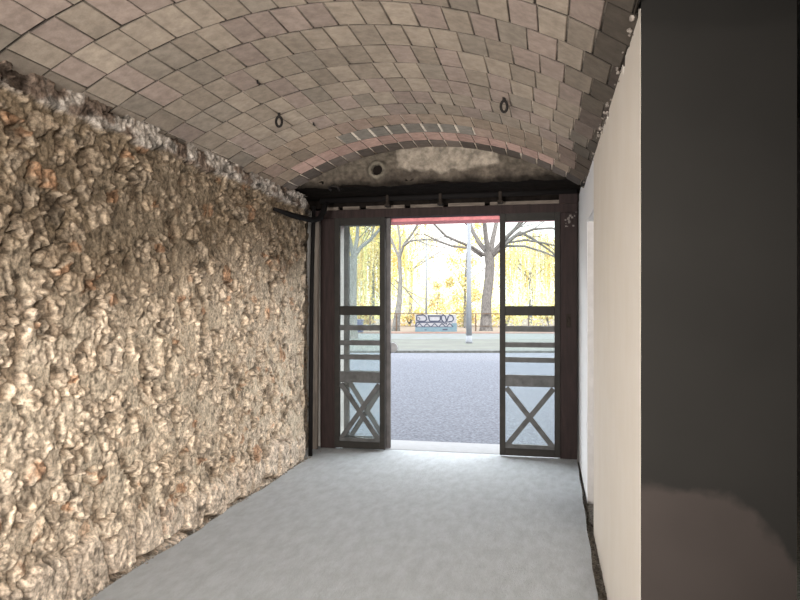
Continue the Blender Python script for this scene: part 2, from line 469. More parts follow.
    bc = c(.24, .19, .16) * (1 - k(wh)) + c(.62, .585, .55) * k(wh)
    bc = bc * (1 - .6 * k(sstep(.58, .66, fbm(Yg * 9, Zg * 14, 73))))
    C = C * (1 - k(band)) + bc * k(band)
    C = C * k(0.72 + 0.56 * fbm(y * 16, z * 16, 121, 4)) * k(1 - .55 * pitn * st)
    # fine relief tone painted into the colour: crests lighter, pits darker
    C = C * k(np.clip(1 + 3.2 * (r3) * .25, .7, 1.3))
    C = C * k(1 + (.30 * (c3 - .5) + .30 * (c4 - .5)) * (.25 + .75 * (1 - mort)))
    pit = (c4 > .88) * sstep(.3, .5, fbm(y * 6, z * 6, 330))
    C = C * (1 - .55 * k(pit))
    end_tone = sstep(6.35, 6.7, Yg)
    C = C * (1 - .5 * k(end_tone))  # wall made darker towards its door end
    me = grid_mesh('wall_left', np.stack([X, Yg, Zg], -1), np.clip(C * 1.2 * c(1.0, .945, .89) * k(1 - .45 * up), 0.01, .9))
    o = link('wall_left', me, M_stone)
    m = MB().box((XL - .40, -3.2, -.1), (XL - .20, 7.0, 3.2)).build('masonry_core', M_dirt, o)
    tag(o, kind='structure')
stone_wall()

# ------------------------------------------------------------------ brick vault
def vault():
    k0, k1 = -23, 11
    a0 = math.asin((XL - 0.10 - VX) / VR); a1 = math.asin((0.52 - VX) / VR)
    quads, cols = [], []
    def P(a, y, r): return (VX + r * math.sin(a), y, VZ + r * math.cos(a))
    stain_n = lambda x, y, s: float(fbm(np.array([[x]]), np.array([[y]]), s, 3)[0, 0])
    for k in range(k0, k1):
        ya, yb = YB + k * RW, YB + (k + 1) * RW
        a = a0 - random.random() * 0.053
        lim = a1 if k >= -2 else math.asin((0.30 - VX) / VR)
        while a < lim:
            wd = 0.136 + random.uniform(-.010, .010)
            b = min(a + wd / VR, lim)
            wd = max((b - a) * VR, .004)
            g = 0.0028 / VR * random.uniform(.8, 1.6)
            gy = random.uniform(.0035, .0065)
            drop = random.uniform(-.002, .002)
            tilt = random.uniform(-.0013, .0013)
            tilt2 = random.uniform(-.0013, .0013)
            if k == 8 and abs(VR * math.sin((a + b) / 2)) < .55: g = .011 / VR
            if k == 10: g = .007 / VR
            am = (a + b) / 2; x = VX + VR * math.sin(am)
            r = VR + 0.004 + drop
            j = lambda s: random.uniform(-s, s)
            cA = (a + g + j(.0008), ya + gy + j(.002), r + tilt + tilt2); cB = (b - g + j(.0008), ya + gy + j(.002), r - tilt + tilt2)
            cC = (b - g + j(.0008), yb - gy + j(.002), r - tilt - tilt2); cD = (a + g + j(.0008), yb - gy + j(.002), r + tilt - tilt2)
            cor = [cA, cB, cC, cD]
            ins = 0.003
            am_, ym = am, (ya + yb) / 2
            inner = [P(am_ + (q[0] - am_) * (1 - 2 * ins / wd * 1.0), ym + (q[1] - ym) * (1 - 2 * ins / RW), q[2]) for q in cor]
            outer = [P(q[0], q[1], q[2] + 0.003) for q in cor]
            deep = [P(q[0], q[1], q[2] + 0.022) for q in cor]
            # colour of this brick
            t = random.random()
            base = np.array([.46, .385, .315]) * random.uniform(.82, 1.14)
            if t < .11: base = np.array([.43, .345, .30]) * random.uniform(.95, 1.08)
            elif t < .26: base = np.array([.47, .375, .325]) * random.uniform(.9, 1.08)
            elif t < .36: base = np.array([.42, .36, .30]) * random.uniform(.85, 1.0)
            n1 = stain_n(x * 1.4, ym * 1.1, 5)
            base = base * (0.58 + .36 * n1)
            ring = k
            cx = abs(x - VX)
            if ring >= 7: base = base * np.array([1.05, .98, .93])
            if ring == 8 and cx < .55: base = np.array([.27, .245, .215]) * random.uniform(.75, 1.1)
            if ring == 9 and cx < 1.1: base = np.array([.50, .34, .29]) * random.uniform(.85, 1.1)
            if ring == 10: base = np.array([.15, .125, .11]) * random.uniform(.7, 1.5)
            # sooty bricks along the partition, darker ones along the left springing
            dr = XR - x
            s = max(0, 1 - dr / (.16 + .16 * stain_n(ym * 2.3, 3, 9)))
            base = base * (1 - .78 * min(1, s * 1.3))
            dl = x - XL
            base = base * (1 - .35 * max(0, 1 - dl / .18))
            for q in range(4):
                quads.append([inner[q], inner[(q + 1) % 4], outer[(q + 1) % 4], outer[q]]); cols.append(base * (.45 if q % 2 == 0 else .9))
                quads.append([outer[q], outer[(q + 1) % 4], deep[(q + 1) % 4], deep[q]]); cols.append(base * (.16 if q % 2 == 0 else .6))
            quads.append(inner); cols.append(base)
            a = b
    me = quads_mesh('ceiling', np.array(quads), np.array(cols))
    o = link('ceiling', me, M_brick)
    # mortar bed
    ya = YB + k0 * RW
    ys = []; cs = []
    for k in range(k0, k1):
        y = YB + k * RW
        ys += [y, y + .006, y + .009, y + RW - .009, y + RW - .006]; cs += [0, 0, 1, 1, 0]
    ys.append(Y_END); cs.append(0)
    ys = np.array(ys); cs = np.array(cs, float)
    A = np.linspace(a0 - .02, a1 + .02, 220)
    Yg, Ag = np.meshgrid(ys, A, indexing='ij')
    R = VR + .0180 - .0070 * cs[:, None] + .002 * (fbm(Yg * 20, Ag * 60, 4) - .5)
    ring8 = ((Yg > YB + 8 * RW + .02) & (Yg < YB + 9 * RW) & (np.abs(VX + VR * np.sin(Ag) - VX) < .55))
    Ag = np.where(Yg < YB - 2 * RW + .003, np.minimum(Ag, math.asin((0.302 - VX) / VR)), Ag)
    R = np.where(ring8, VR + .007, R)
    P3 = np.stack([VX + R * np.sin(Ag), Yg, VZ + R * np.cos(Ag)], -1)
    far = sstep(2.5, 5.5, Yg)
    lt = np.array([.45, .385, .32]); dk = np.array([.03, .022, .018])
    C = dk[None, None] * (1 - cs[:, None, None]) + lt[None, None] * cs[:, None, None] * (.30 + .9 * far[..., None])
    C = np.where(ring8[..., None], np.array([.6, .55, .48])[None, None], C)
    xx = VX + VR * np.sin(Ag)
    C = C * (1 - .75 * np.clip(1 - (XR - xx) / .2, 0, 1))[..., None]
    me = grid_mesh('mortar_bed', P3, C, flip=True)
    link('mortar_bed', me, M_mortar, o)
    tag(o, kind='structure')
    # solid back of the vault keeps the daylight out
    A = np.linspace(a0 - .06, a1 + .06, 40)
    Yg, Ag = np.meshgrid(np.array([ya, YB - 2 * RW, YB - 2 * RW + .002, Y_END + .02]), A, indexing='ij')
    Ag = np.where(Yg < YB - 2 * RW + .001, np.minimum(Ag, math.asin((0.302 - VX) / VR)), Ag)
    R = np.full(Yg.shape, VR + .06)
    link('vault_back', grid_mesh('vault_back', np.stack([VX + R * np.sin(Ag), Yg, VZ + R * np.cos(Ag)], -1), None, flip=True), M_dirt, o)
vault()

# ------------------------------------------------------------------ front wall above the doors (tympanum)
Z_SOF = 2.60
def tympanum():
    xs = np.arange(XL - .08, XR + .12, .009)
    n = 46
    Xg = np.repeat(xs[:, None], n, 1)
    top = np.array([vz(x, VR + .03) for x in xs])
    low = Z_SOF + .05 * (fbm(xs * 4, xs * 0, 201) - .5) + .02 * (fbm(xs * 15, xs * 0, 202) - .5)
    low = np.minimum(low, top - .01)
    T = np.linspace(0, 1, n)[None, :]
    Zg = low[:, None] * (1 - T) + top[:, None] * T
    h = .05 * (fbm(Xg * 5, Zg * 7, 203) - .5) + .035 * np.abs(fbm(Xg * 14, Zg * 18, 204) - .5)
    # plaster patch: smooth, stands proud, left edge ragged
    edge = 0.035 * (fbm(Xg * 10, Zg * 10, 205) - .5)
    pl = sstep(-.012, .012, (Zg - (2.70 + .10 * np.abs(Xg + .95)) + edge * 2)) * sstep(-.02, .02, (Xg + 1.32 + edge * 2)) * sstep(-.02, .02, (-.42 - Xg) + edge * 2)
    h = h * (1 - .75 * pl) + .035 * pl
    rim = np.hypot(Xg + 1.50, (Zg - 2.735))
    hole = 1 - sstep(.040, .050, rim)
    rr = (1 - sstep(.07, .10, rim)) * (1 - hole)
    h = h * (1 - rr) + .045 * rr - .12 * hole
    Yg = Y_END + .01 - h
    def c(*v): return np.array(v)[None, None, :]
    k = lambda a: a[..., None]
    nn = fbm(Xg * 6, Zg * 8, 207)
    C = c(.055, .045, .038) * (1 - k(nn)) + c(.15, .125, .10) * k(nn)
    ub = sstep(2.66, 2.76, Zg + .08 * (nn - .5))
    C = C * (1 - k(ub) * .6) + c(.14, .12, .095) * k(ub) * .6
    C = C * (1 - k(pl)) + c(.29, .25, .205) * k(pl)
    C = C * (1 - k(rr)) + c(.17, .15, .12) * k(rr)
    lo = 1 - sstep(2.60, 2.68, Zg + .05 * (nn - .5))
    C = C * (1 - k(lo) * .8)
    C = C * (1 - k(hole) * .95)
    C = C * k(.6 + .8 * fbm(Xg * 25, Zg * 25, 208))
    me = grid_mesh('wall_front', np.stack([Xg, Yg, Zg], -1), np.clip(C * .75, .004, .9), flip=True)
    o = link('wall_front', me, M_soot)
    M_s = mat('soot_black_soffit', (.010, .008, .007), rough=.98, spec=.03, noise=(12, .4), bump=(30, .5, .01))
    MB().box((XL - .2, Y_END + .13, Z_SOF + .015), (XR + .2, 7.4, 3.3)).build('lintel_masonry', M_s, o)
    MB().box((XL - .1, Y_END + .02, Z_SOF + .03), (XR + .2, Y_END + .14, 3.3)).build('lintel_face', M_s, o)
    MB().box((XL - .2, 6.86, 2.53), (XR + .03, 7.0, Z_SOF + .04)).build('sooty_lintel_beam', M_s, o)
    tag(o, kind='structure')
tympanum()

# ------------------------------------------------------------------ right side
def wall_right():
    Yn0, Yn1 = 2.44, 4.77          # near partition
    th = .12
    bm = bmesh.new()
    ys = list(np.arange(Yn0, 6.93, .02))
    # front skin with ragged top; the doorway is a hole
    D0, D1, DH = Yn1, 5.50, 2.16
    def top(y):
        return 2.515 + .030 * (float(vnoise(np.array(y * 9.0), np.array(1.0), 5)) - .5) + .03 * (float(vnoise(np.array(y * 31.), np.array(4.0), 6)) - .5) - (.05 if 3.62 < y < 3.74 or 2.9 < y < 2.97 else 0) + .05 * float(sstep(5.2, 6.0, np.array(y)))
    near = MB()
    def slab(mb, y0, y1, z0f, z1f, x0, x1, n):
        Y = np.linspace(y0, y1, n)
        prev = None
        for y in Y:
            a = [mb.bm.verts.new((x, y, z)) for x, z in ((x0, z0f), (x0, z1f(y)), (x1, z1f(y)), (x1, z0f))]
            if prev:
                for q in range(4):
                    mb.bm.faces.new((prev[q], prev[(q + 1) % 4], a[(q + 1) % 4], a[q]))
            else:
                mb.bm.faces.new(a)
            prev = a
        mb.bm.faces.new(prev[::-1])
    slab(near, Yn0, D0, -.08, top, XR, XR + th, 120)
    o = near.build('wall_right', M_plaster)
    o2 = MB(); slab(o2, D1, 6.98, -.08, lambda y: top(y) + .02, XR + .0, XR + .20, 60)
    o2.build('far_partition', M_plaster2, o)
    o3 = MB(); slab(o3, D0, D1, DH, lambda y: top(y) + .01, XR, XR + th, 30)
    o3.build('lintel_panel', M_plaster2, o)
    MB().box((XR + .002, D1 - .004, -.07), (XR + .2, D1 + .002, DH)).build('doorway_jamb', M_jamb, o)
    tag(o, kind='structure')
    p = MB().box((XR + .001, 2.43, -.08), (.797, 2.9, 3.4)).build('wall_pillar', M_pillar)
    tag(p, kind='structure')
    # the partition edge seen beside the pillar keeps its cream plaster
    r = MB()
    r.box((XR + th, 2.9, -.1), (3.2, 2.95, -.1 + .001))
    r.bm.clear()
    r.box((3.1, -3.2, -.1), (3.3, 7.1, 3.4)); r.box((XL - .3, -3.4, -.1), (3.3, -3.2, 3.4)); r.box((.5, 6.95, -.1), (3.3, 7.1, 3.4))
    r.box((.36, -3.2, 3.25), (3.3, 7.1, 3.4)); r.box((XL - .3, -3.2, 3.3), (.4, 7.4, 3.4))
    e = r.build('wall_back', M_dark); tag(e, kind='structure')
    # crumbling plaster and mortar lumps at the junction of wall and vault
    q = MB()
    for i in range(45):
        y = random.uniform(2.5, 6.05)
        if random.random() < .5: y = random.gauss(3.9, .5)
        y = min(max(y, 2.46), 6.0)
        s = random.uniform(.004, .013)
        x = XR - random.uniform(-.01, .02)
        z = vz(x) - random.uniform(-.01, .012)
        r_ = bmesh.ops.create_icosphere(q.bm, subdivisions=1, radius=s, matrix=Matrix.Translation((x, y, z)) @ Matrix.Diagonal((1, random.uniform(1, 2), random.uniform(.6, 1.2), 1)))
        for v in r_['verts']: v.co += Vector((random.uniform(-.3, .3) * s, random.uniform(-.3, .3) * s, random.uniform(-.3, .3) * s))
    lm = q.build('crumbled_plaster', M_batten2, o)
wall_right()

# ------------------------------------------------------------------ floor
def floor():
    f = MB()
    xs0, n = -2.27, 60
    ysl = np.linspace(-3.2, 6.93, n)
    prev = None
    for y in ysl:
        xr = .254 + (.297 - .254) * (y - 3.3) / (6.9 - 3.3) + .004 * math.sin(y * 9)
        xl = -2.285 + .012 * math.sin(y * 5.0) + .008 * math.sin(y * 17)
        if y < 2.4: xr = .254
        if y > 6.42: xl = -2.44
        a = [f.bm.verts.new(p) for p in ((xl, y, -.06), (xl, y, 0), (xr, y, 0), (xr, y, -.06))]
        if prev:
            for q in range(4): f.bm.faces.new((prev[q], prev[(q + 1) % 4], a[(q + 1) % 4], a[q]))
        prev = a
    o = f.build('floor', M_floor); tag(o, kind='structure')
    MB().box((XL - .2, -3.3, -.12), (3.3, 6.95, -.045)).build('dirt_bed', M_dirt, o)
    # dirt and small stones in the side gaps
    g = MB()
    for i in range(420):
        y = random.uniform(2.6, 6.7)
        if random.random() < .5: x = random.uniform(-2.32, -2.27); s = random.uniform(.004, .012); z = -.005
        else: x = random.uniform(.275, .315); s = random.uniform(.004, .010); z = -.038
        r_ = bmesh.ops.create_icosphere(g.bm, subdivisions=1, radius=s, matrix=Matrix.Translation((x, y, z)))
        for v in r_['verts']: v.co += Vector([random.uniform(-.3, .3) * s for _ in range(3)])
    gg = g.build('gravel', M_dirt); tag(gg, 'loose grey gravel and crumbs in the gaps along both walls', 'gravel', kind='stuff')
    s = MB().box((-2.3, 6.93, -.06), (.3, 7.42, .004), .004).build('trim_1', M_sill); tag(s, kind='structure')
floor()

# ------------------------------------------------------------------ door frame, leaves
FX0, FX1 = -2.31, .305
def frame():
    t = empty('trim_2', (-1.0, DOORY, 0)); tag(t, kind='structure')
    MB().box((-2.335, 6.86, 0), (-2.170, 6.99, 2.42), .004).build('left_jamb', M_wood, t)
    MB().box((.135, 6.86, -.03), (.300, 6.99, 2.42), .004).build('right_jamb', M_wood, t)
    MB().box((-2.40, 6.84, 2.42), (.30, 6.99, 2.505), .004).build('head', M_wood, t)
    b = MB()
    for x0, x1 in ((-2.29, -2.13), (-2.08, -1.90), (-1.83, -1.42), (-1.36, -1.02), (-.97, -.60), (-.55, .19)):
        b.box((x0, 6.835, 2.506), (x1, 6.90, 2.54), .003)
    b.build('batten', M_batten, t)
    MB().box((.125, 6.82, 2.50), (.30, 6.90, 2.62), .004).build('corner_block', M_wood, t)
    # iron latch plate on the right jamb
    m = MB().box((.195, 6.848, 1.29), (.235, 6.862, 1.42), .003).box((.205, 6.835, 1.33), (.225, 6.85, 1.39), .003)
    m.build('latch_plate', M_iron2, t)
    m = MB()
    for i in range(15):
        x = random.uniform(.17, .29); z = 2.45 - abs(random.gauss(0, .09)); s = random.uniform(.004, .012)
        m.box((x - s, 6.857, z - s * random.uniform(.5, 1.5)), (x + s, 6.861, z + s), .001)
    m.build('plaster_splashes', M_iron3, t)
frame()

RAILS = [(1.405, 1.50), (1.245, 1.30), (1.09, 1.14), (.94, .99), (.70, .815)]
def leaf(name, x0, x1, yc, frm, bars, knob=None, ztop=2.425):
    t = empty(name, ((x0 + x1) / 2, yc, 0)); tag(t, kind='structure')
    d = .022; sw = .055
    for a, b in ((x0, x0 + sw), (x1 - sw, x1)):
        MB().box((a, yc - d, .012), (b, yc + d, ztop), .004).build('stile', frm, t)
    MB().box((x0 + sw, yc - d, 2.345), (x1 - sw, yc + d, ztop), .003).build('top_rail', frm, t)
    MB().box((x0 + sw, yc - d, .012), (x1 - sw, yc + d, .085), .003).build('bottom_rail', frm, t)
    for i, (a, b) in enumerate(RAILS):
        MB().box((x0 + sw, yc - d * .8, a), (x1 - sw, yc + d * .8, b), .003).build('cross_rail', frm if i == 0 else bars, t)
    a, b, z0, z1 = x0 + sw, x1 - sw, .085, .70
    MB().bar((a + .01, yc - .004, z1 - .015), (b - .01, yc - .004, z0 + .02), .026, .05, bev=.003).build('diagonal_brace', bars, t)
    MB().bar((a + .01, yc - .001, z0 + .02), (b - .01, yc - .001, z1 - .015), .022, .05, bev=.003).build('diagonal_brace', bars, t)
    MB().box((a, yc - .02, .085), (b, yc + .012, .125), .003).build('glazing_sill', bars, t)
    MB().box((a - .005, yc + .008, .08), (b + .005, yc + .012, 2.35)).build('glass', M_glass, t)
    if knob:
        k = MB().lathe((x1 + .012, yc + .05, knob), [(.010, -.02), (.045, -.014), (.055, 0), (.045, .014), (.010, .02)], 18, 'Y')
        k.build('pull_knob', M_knob, t, True)
    return t
leaf('door_1', -2.175, -1.63, 6.865, M_leaf, M_leafbar)
leaf('door_2', -.452, .137, 6.865, M_leaf, M_leafbar)
leaf('door_3', -2.10, -1.595, 6.96, M_leafout, M_leafout, knob=1.06)

# rail with hangers, pipes, plank
def ironwork():
    r = MB().tube([(-2.28, 6.70, 2.585), (-1.2, 6.70, 2.59), (.29, 6.70, 2.60)], .028, 12)
    o = r.build('hanging_rail', M_black, None, True)
    tag(o, 'black iron rail running under the sooty lintel above the doors', 'rail')
    for i, (px, lab) in enumerate(((387, 'rusty strap hanger over the left door leaf'), (440, 'rusty strap hanger over the middle of the open doorway'), (500, 'rusty strap hanger at the edge of the right door leaf'))):
        p = at(px, 200, 6.65)
        s = MB()
        s.box((p.x - .014, 6.655, 2.505), (p.x + .014, 6.663, 2.70), .002)
        s.box((p.x - .024, 6.64, 2.50), (p.x + .024, 6.74, 2.525), .003)
        s.lathe((p.x, 6.652, 2.62), [(.009, -.006), (.009, .004)], 8, 'Y')
        s.lathe((p.x, 6.652, 2.665), [(.009, -.006), (.009, .004)], 8, 'Y')
        so = s.build('strap_hanger', M_iron2); tag(so, lab, 'hanger', 'strap hangers above the doors')
    # thick pipe coming along the rubble wall and turning behind the lintel
    a = at(266, 212, 5.6); 
    pts = [(-2.30, 5.52, 2.34), (-2.25, 5.62, 2.322), (-2.24, 5.8, 2.318), (-2.24, 6.1, 2.33), (-2.235, 6.34, 2.34), (-2.20, 6.44, 2.37), (-2.19, 6.52, 2.44), (-2.18, 6.56, 2.53)]
    b = MB().tube(pts, [.016, .022, .026, .028, .028, .028, .028, .028], 12).build('conduit_pipe', M_black, None, True)
    tag(b, 'thick black pipe running level along the rubble wall below the vault', 'pipe')
    v = MB().tube([(-2.300, 6.45, .003), (-2.298, 6.46, .8), (-2.295, 6.47, 1.6), (-2.275, 6.48, 2.50)], [.022, .022, .02, .02], 12).build('drain_pipe', M_black, None, True)
    tag(v, 'thin black vertical pipe beside the left door jamb', 'pipe')
    p = MB().bar((-2.362, 6.78, 0.003), (-2.350, 6.80, 2.40), .03, .055, up=(0, 1, 0), bev=.003).build('plank', M_plank)
    tag(p, 'weathered grey plank standing upright against the left door jamb', 'plank')
    # U hook in the sooty wall
    c = at(333, 188, Y_END - .03)
    h = MB().tube([(c.x - .04, Y_END + .03, c.z - .01), (c.x - .04, Y_END - .05, c.z), (c.x, Y_END - .07, c.z + .012), (c.x + .05, Y_END - .05, c.z + .005), (c.x + .06, Y_END - .02, c.z - .03)], .009, 8).build('wall_hook', M_iron, None, True)
    tag(h, 'bent black iron hook sticking out of the sooty wall', 'hook')
ironwork()

def hook(px, py, label):
    # meet of the viewing direction with the vault surface
    x = (px - 400) / F; z = (306 - py) / F
    d = Vector((x * CS - SN, x * SN + CS, z)); t = 1.0
    while True:
        p = Vector((0, 0, EYE)) + d * t
        if (p.x - VX) ** 2 + (p.z - VZ) ** 2 > VR ** 2: break
        t += .002
    o = empty('ceiling_hook', p); tag(o, label, 'hook', 'iron rings hanging from the vault')
    MB().tube([p + Vector((0, 0, .03)), p + Vector((0, 0, -.02))], .010, 8).build('shank', M_iron, o, True)
    ring = [p + Vector((.019 * math.sin(a), .005 * math.sin(a), -.052 + .034 * math.cos(a))) for a in np.linspace(0, 2 * PI, 21)]
    MB().tube(ring, .0085, 8, cap=False).build('ring', M_iron, o, True)
hook(279, 114, 'black iron ring hanging from the left haunch of the vault')
hook(504, 98, 'black iron ring hanging from the right part of the vault')

def stub(px, py, label):
    x = (px - 400) / F; z = (306 - py) / F
    d = Vector((x * CS - SN, x * SN + CS, z)); t = 1.0
    while True:
        p = Vector((0, 0, EYE)) + d * t
        if (p.x - VX) ** 2 + (p.z - VZ) ** 2 > VR ** 2: break
        t += .002
    o = MB().tube([p + Vector((0, 0, .02)), p + Vector((0.004, 0, -.012)), p + Vector((.016, .0, -.02))], .006, 8).build('nail_stub', M_iron)
    tag(o, label, 'nail')
stub(257, 81, 'bent iron nail stub in the brick vault above the left ring')
stub(313, 123, 'small iron nail stub in the vault right of the left ring')

# ------------------------------------------------------------------ street
def ground_strip(name, t0, t1, z, m, kind='structure', hgt=.1, u0=-45, u1=45):
    b = MB()
    c = [ext(u0, t0, z), ext(u1, t0, z), ext(u1, t1, z), ext(u0, t1, z)]
    tp = [b.bm.verts.new(p) for p in c]; bt = [b.bm.verts.new(p - Vector((0, 0, hgt))) for p in c]
    b.bm.faces.new(tp); b.bm.faces.new(bt[::-1])
    for q in range(4): b.bm.faces.new((tp[q], bt[q], bt[(q + 1) % 4], tp[(q + 1) % 4]))
    o = b.build(name, m); tag(o, kind=kind); return o
rd = MB()
c = [Vector((-45, 7.40, -.01)), Vector((45, 7.40, -.01)), ext(45, 22.0, -.01), ext(-45, 22.0, -.01)]
rd.bm.faces.new([rd.bm.verts.new(p) for p in c])
o = rd.build('road', M_road); tag(o, kind='structure')
ground_strip('kerb', 21.9, 22.5, .06, M_kerb)
M_verge = mat('pale_grey_green_verge', (0.088, 0.089, 0.084), rough=0.95, spec=0.05, noise=(0.9, 0.7, (0.115, 0.12, 0.105)))
ground_strip('grass_verge', 22.5, 29.5, .06, M_verge)
ground_strip('sidewalk', 29.5, 35.5, .065, M_pave)
ground_strip('park_edging', 35.5, 37.2, .08, M_redk)
ground_strip('park_ground', 37.2, 150, .07, M_park, u0=-120, u1=120)

# street facade of this building, with the doorway in it
fc = MB()
fc.box((-14, 7.05, -.1), (-2.21, 7.38, 11)); fc.box((.20, 7.05, -.1), (12, 7.38, 11)); fc.box((-2.21, 7.05, 2.47), (.20, 7.38, 11))
o = fc.build('wall_street', M_facade); tag(o, kind='structure')
o = MB().box((-2.21, 7.06, 2.395), (.20, 7.36, 2.47), .003).build('trim_3', M_pink); tag(o, kind='structure')

# railing
def railing():
    t0 = 38.6
    r = empty('railing', ext(0, t0, 0)); tag(r, 'long rusty brown railing along the far edge of the park pavement', 'railing')
    us = np.arange(-9.2, 16.5, 1.5)
    MB().bar(ext(us[0], t0, 1.06), ext(us[-1], t0, 1.06), .05, .06, up=(0, 0, 1)).build('top_rail', M_rail, r)
    MB().bar(ext(us[0], t0, .36), ext(us[-1], t0, .36), .03, .03, up=(0, 0, 1)).build('lower_rail', M_rail, r)
    for u in us:
        MB().bar(ext(u, t0, .05), ext(u, t0, 1.05), .07, .07, up=ext(1, 0)).build('post', M_rail, r)
railing()

# graffiti block (bench)
def bench():
    t0 = 37.9
    u0, u1 = (415.5 - 400) / F * t0, (456.5 - 400) / F * t0
    W = u1 - u0
    r = empty('graffiti_block', ext((u0 + u1) / 2, t0, .07))
    tag(r, 'low white block painted with dark outlined graffiti and a blue base', 'block')
    Mw = mat('white_painted_block', (0.181, 0.181, 0.198), rough=.8, noise=(6, .12))
    Mb = mat('light_blue_paint', (.060, .105, .130), rough=.8, noise=(5, .5, (.11, .13, .15)))
    Mk = mat('dark_outline_paint', (.03, .035, .055), rough=.8)
    def b(ua, ub, za, zb, ta=0, tb=.5): 
        m = MB(); vs = []
        for t in (ta, tb):
            for (u, z) in ((ua, za), (ub, za), (ub, zb), (ua, zb)): vs.append(m.bm.verts.new(ext(u, t0 + t, z)))
        for f in ((0, 1, 2, 3), (7, 6, 5, 4), (0, 4, 5, 1), (1, 5, 6, 2), (2, 6, 7, 3), (3, 7, 4, 0)): m.bm.faces.new([vs[i] for i in f])
        return m
    b(u0, u1, .07, 1.02).build('body', Mw, r)
    b(u0 - .01, u1 + .02, .07, .32, -.015, .515).build('painted_base', Mb, r)
    b(u1 - .28, u1 + .02, .32, .55, -.015, .3).build('painted_corner', Mb, r)
    g = MB()
    def line(pts, wd=.07):
        for p, q in zip(pts, pts[1:]):
            a = ext(u0 + p[0] * W, t0 - .012, .07 + p[1]); c_ = ext(u0 + q[0] * W, t0 - .012, .07 + q[1])
            g.bar(a, c_, .012, wd, up=ext(0, 1) )
    line([(.03, .62), (.03, .90), (.10, .93), (.20, .93), (.26, .84), (.27, .66), (.22, .58), (.10, .58), (.03, .64)])
    line([(.06, .82), (.11, .74), (.10, .66)], .04)
    line([(.31, .92), (.34, .62), (.36, .58), (.56, .58), (.60, .64), (.61, .88), (.33, .88)])
    line([(.33, .70), (.31, .93)], .04)
    line([(.64, .90), (.63, .68), (.68, .55), (.71, .45)])
    line([(.64, .90), (.70, .93), (.73, .84), (.76, .56), (.80, .84), (.84, .93), (.90, .88), (.93, .72), (.90, .58), (.80, .54)])
    line([(.72, .60), (.75, .40), (.78, .60)], .04)
    line([(.02, .52), (.68, .54)], .07)
    line([(.02, .50), (-.005, .28)])
    for k in range(5):
        a = .01 + k * .185
        line([(a, .27), (a + .085, .46), (a + .17, .27)], .05)
    line([(.0, .27), (.92, .27)], .035)
    line([(.22, .10), (.27, .10)], .05); line([(.66, .12), (.78, .12)], .08)
    g.build('graffiti_lines', Mk, r)
bench()

# poles
def poles():
    t0 = 26.3
    p = pxe(469, 345, t0); u = (469 - 400) / F * t0
    r = empty('street_lamp', ext(u, t0, .06)); tag(r, 'thick pale grey lamp pole standing on the pavement left of the big bare tree', 'street lamp')
    a = ext(u, t0)
    MB().tube([a + Vector((0, 0, .06)), a + Vector((0, 0, 2.2)), a + Vector((0, 0, 7.6))], [.115, .09, .06], 14).build('pole', M_galv, r, True)
    MB().tube([a + Vector((0, 0, .06)), a + Vector((0, 0, .14)), a + Vector((0, 0, .36))], [.135, .125, .112], 14).build('base', M_galv, r, True)
    MB().tube([a + Vector((0, 0, 7.5)), a + Vector((0, -.4, 7.8)), a + Vector((0, -1.2, 7.9))], .04, 8).build('arm', M_galv, r, True)
    MB().box(a + Vector((-.14, -1.75, 7.84)), a + Vector((.14, -1.15, 7.96)), .03).build('lamp_head', M_galv, r)
    t1 = 46.0; u = (426.3 - 400) / F * t1
    r = empty('street_lamp', ext(u, t1, .07)); tag(r, 'thin tall lamp post with a short side head behind the graffiti block', 'street lamp')
    a = ext(u, t1)
    top = EYE + (306 - 240) / F * t1
    MB().tube([a + Vector((0, 0, .07)), a + Vector((0, 0, top))], [.08, .055], 10).build('pole', M_galv, r, True)
    m = MB(); m.bar(a + Vector((.10, 0, top)), a + Vector((-.62, 0, top + .02)), .12, .09, bev=.02); m.build('lamp_head', M_galv, r)
poles()

# ------------------------------------------------------------------ trees
def branches(mb, p, d, L, r, depth, rnd, spread=.6, up=.15, droop=0.0, kids=3):
    pts = [p]; rad = [r]; n = 5
    q = p.copy(); dd = d.normalized()
    for i in range(n):
        dd = (dd + Vector((rnd.uniform(-1, 1), rnd.uniform(-1, 1), rnd.uniform(-1, 1))) * .13 + Vector((0, 0, up - droop * (i / n)))).normalized()
        q = q + dd * (L / n); pts.append(q.copy()); rad.append(r * (1 - .5 * (i + 1) / n))
    mb.tube(pts, rad, 7 if depth > 1 else 4, cap=False)
    if depth <= 0: return
    for k in range(kids):
        i = rnd.choice([2, 3, 4, 5])
        side = Vector((rnd.uniform(-1, 1), rnd.uniform(-1, 1), rnd.uniform(-.3, .6))).normalized()
        branches(mb, pts[i], (dd + side * spread * 1.7).normalized(), L * rnd.uniform(.55, .8), rad[i] * .62, depth - 1, rnd, spread, up, droop, kids)

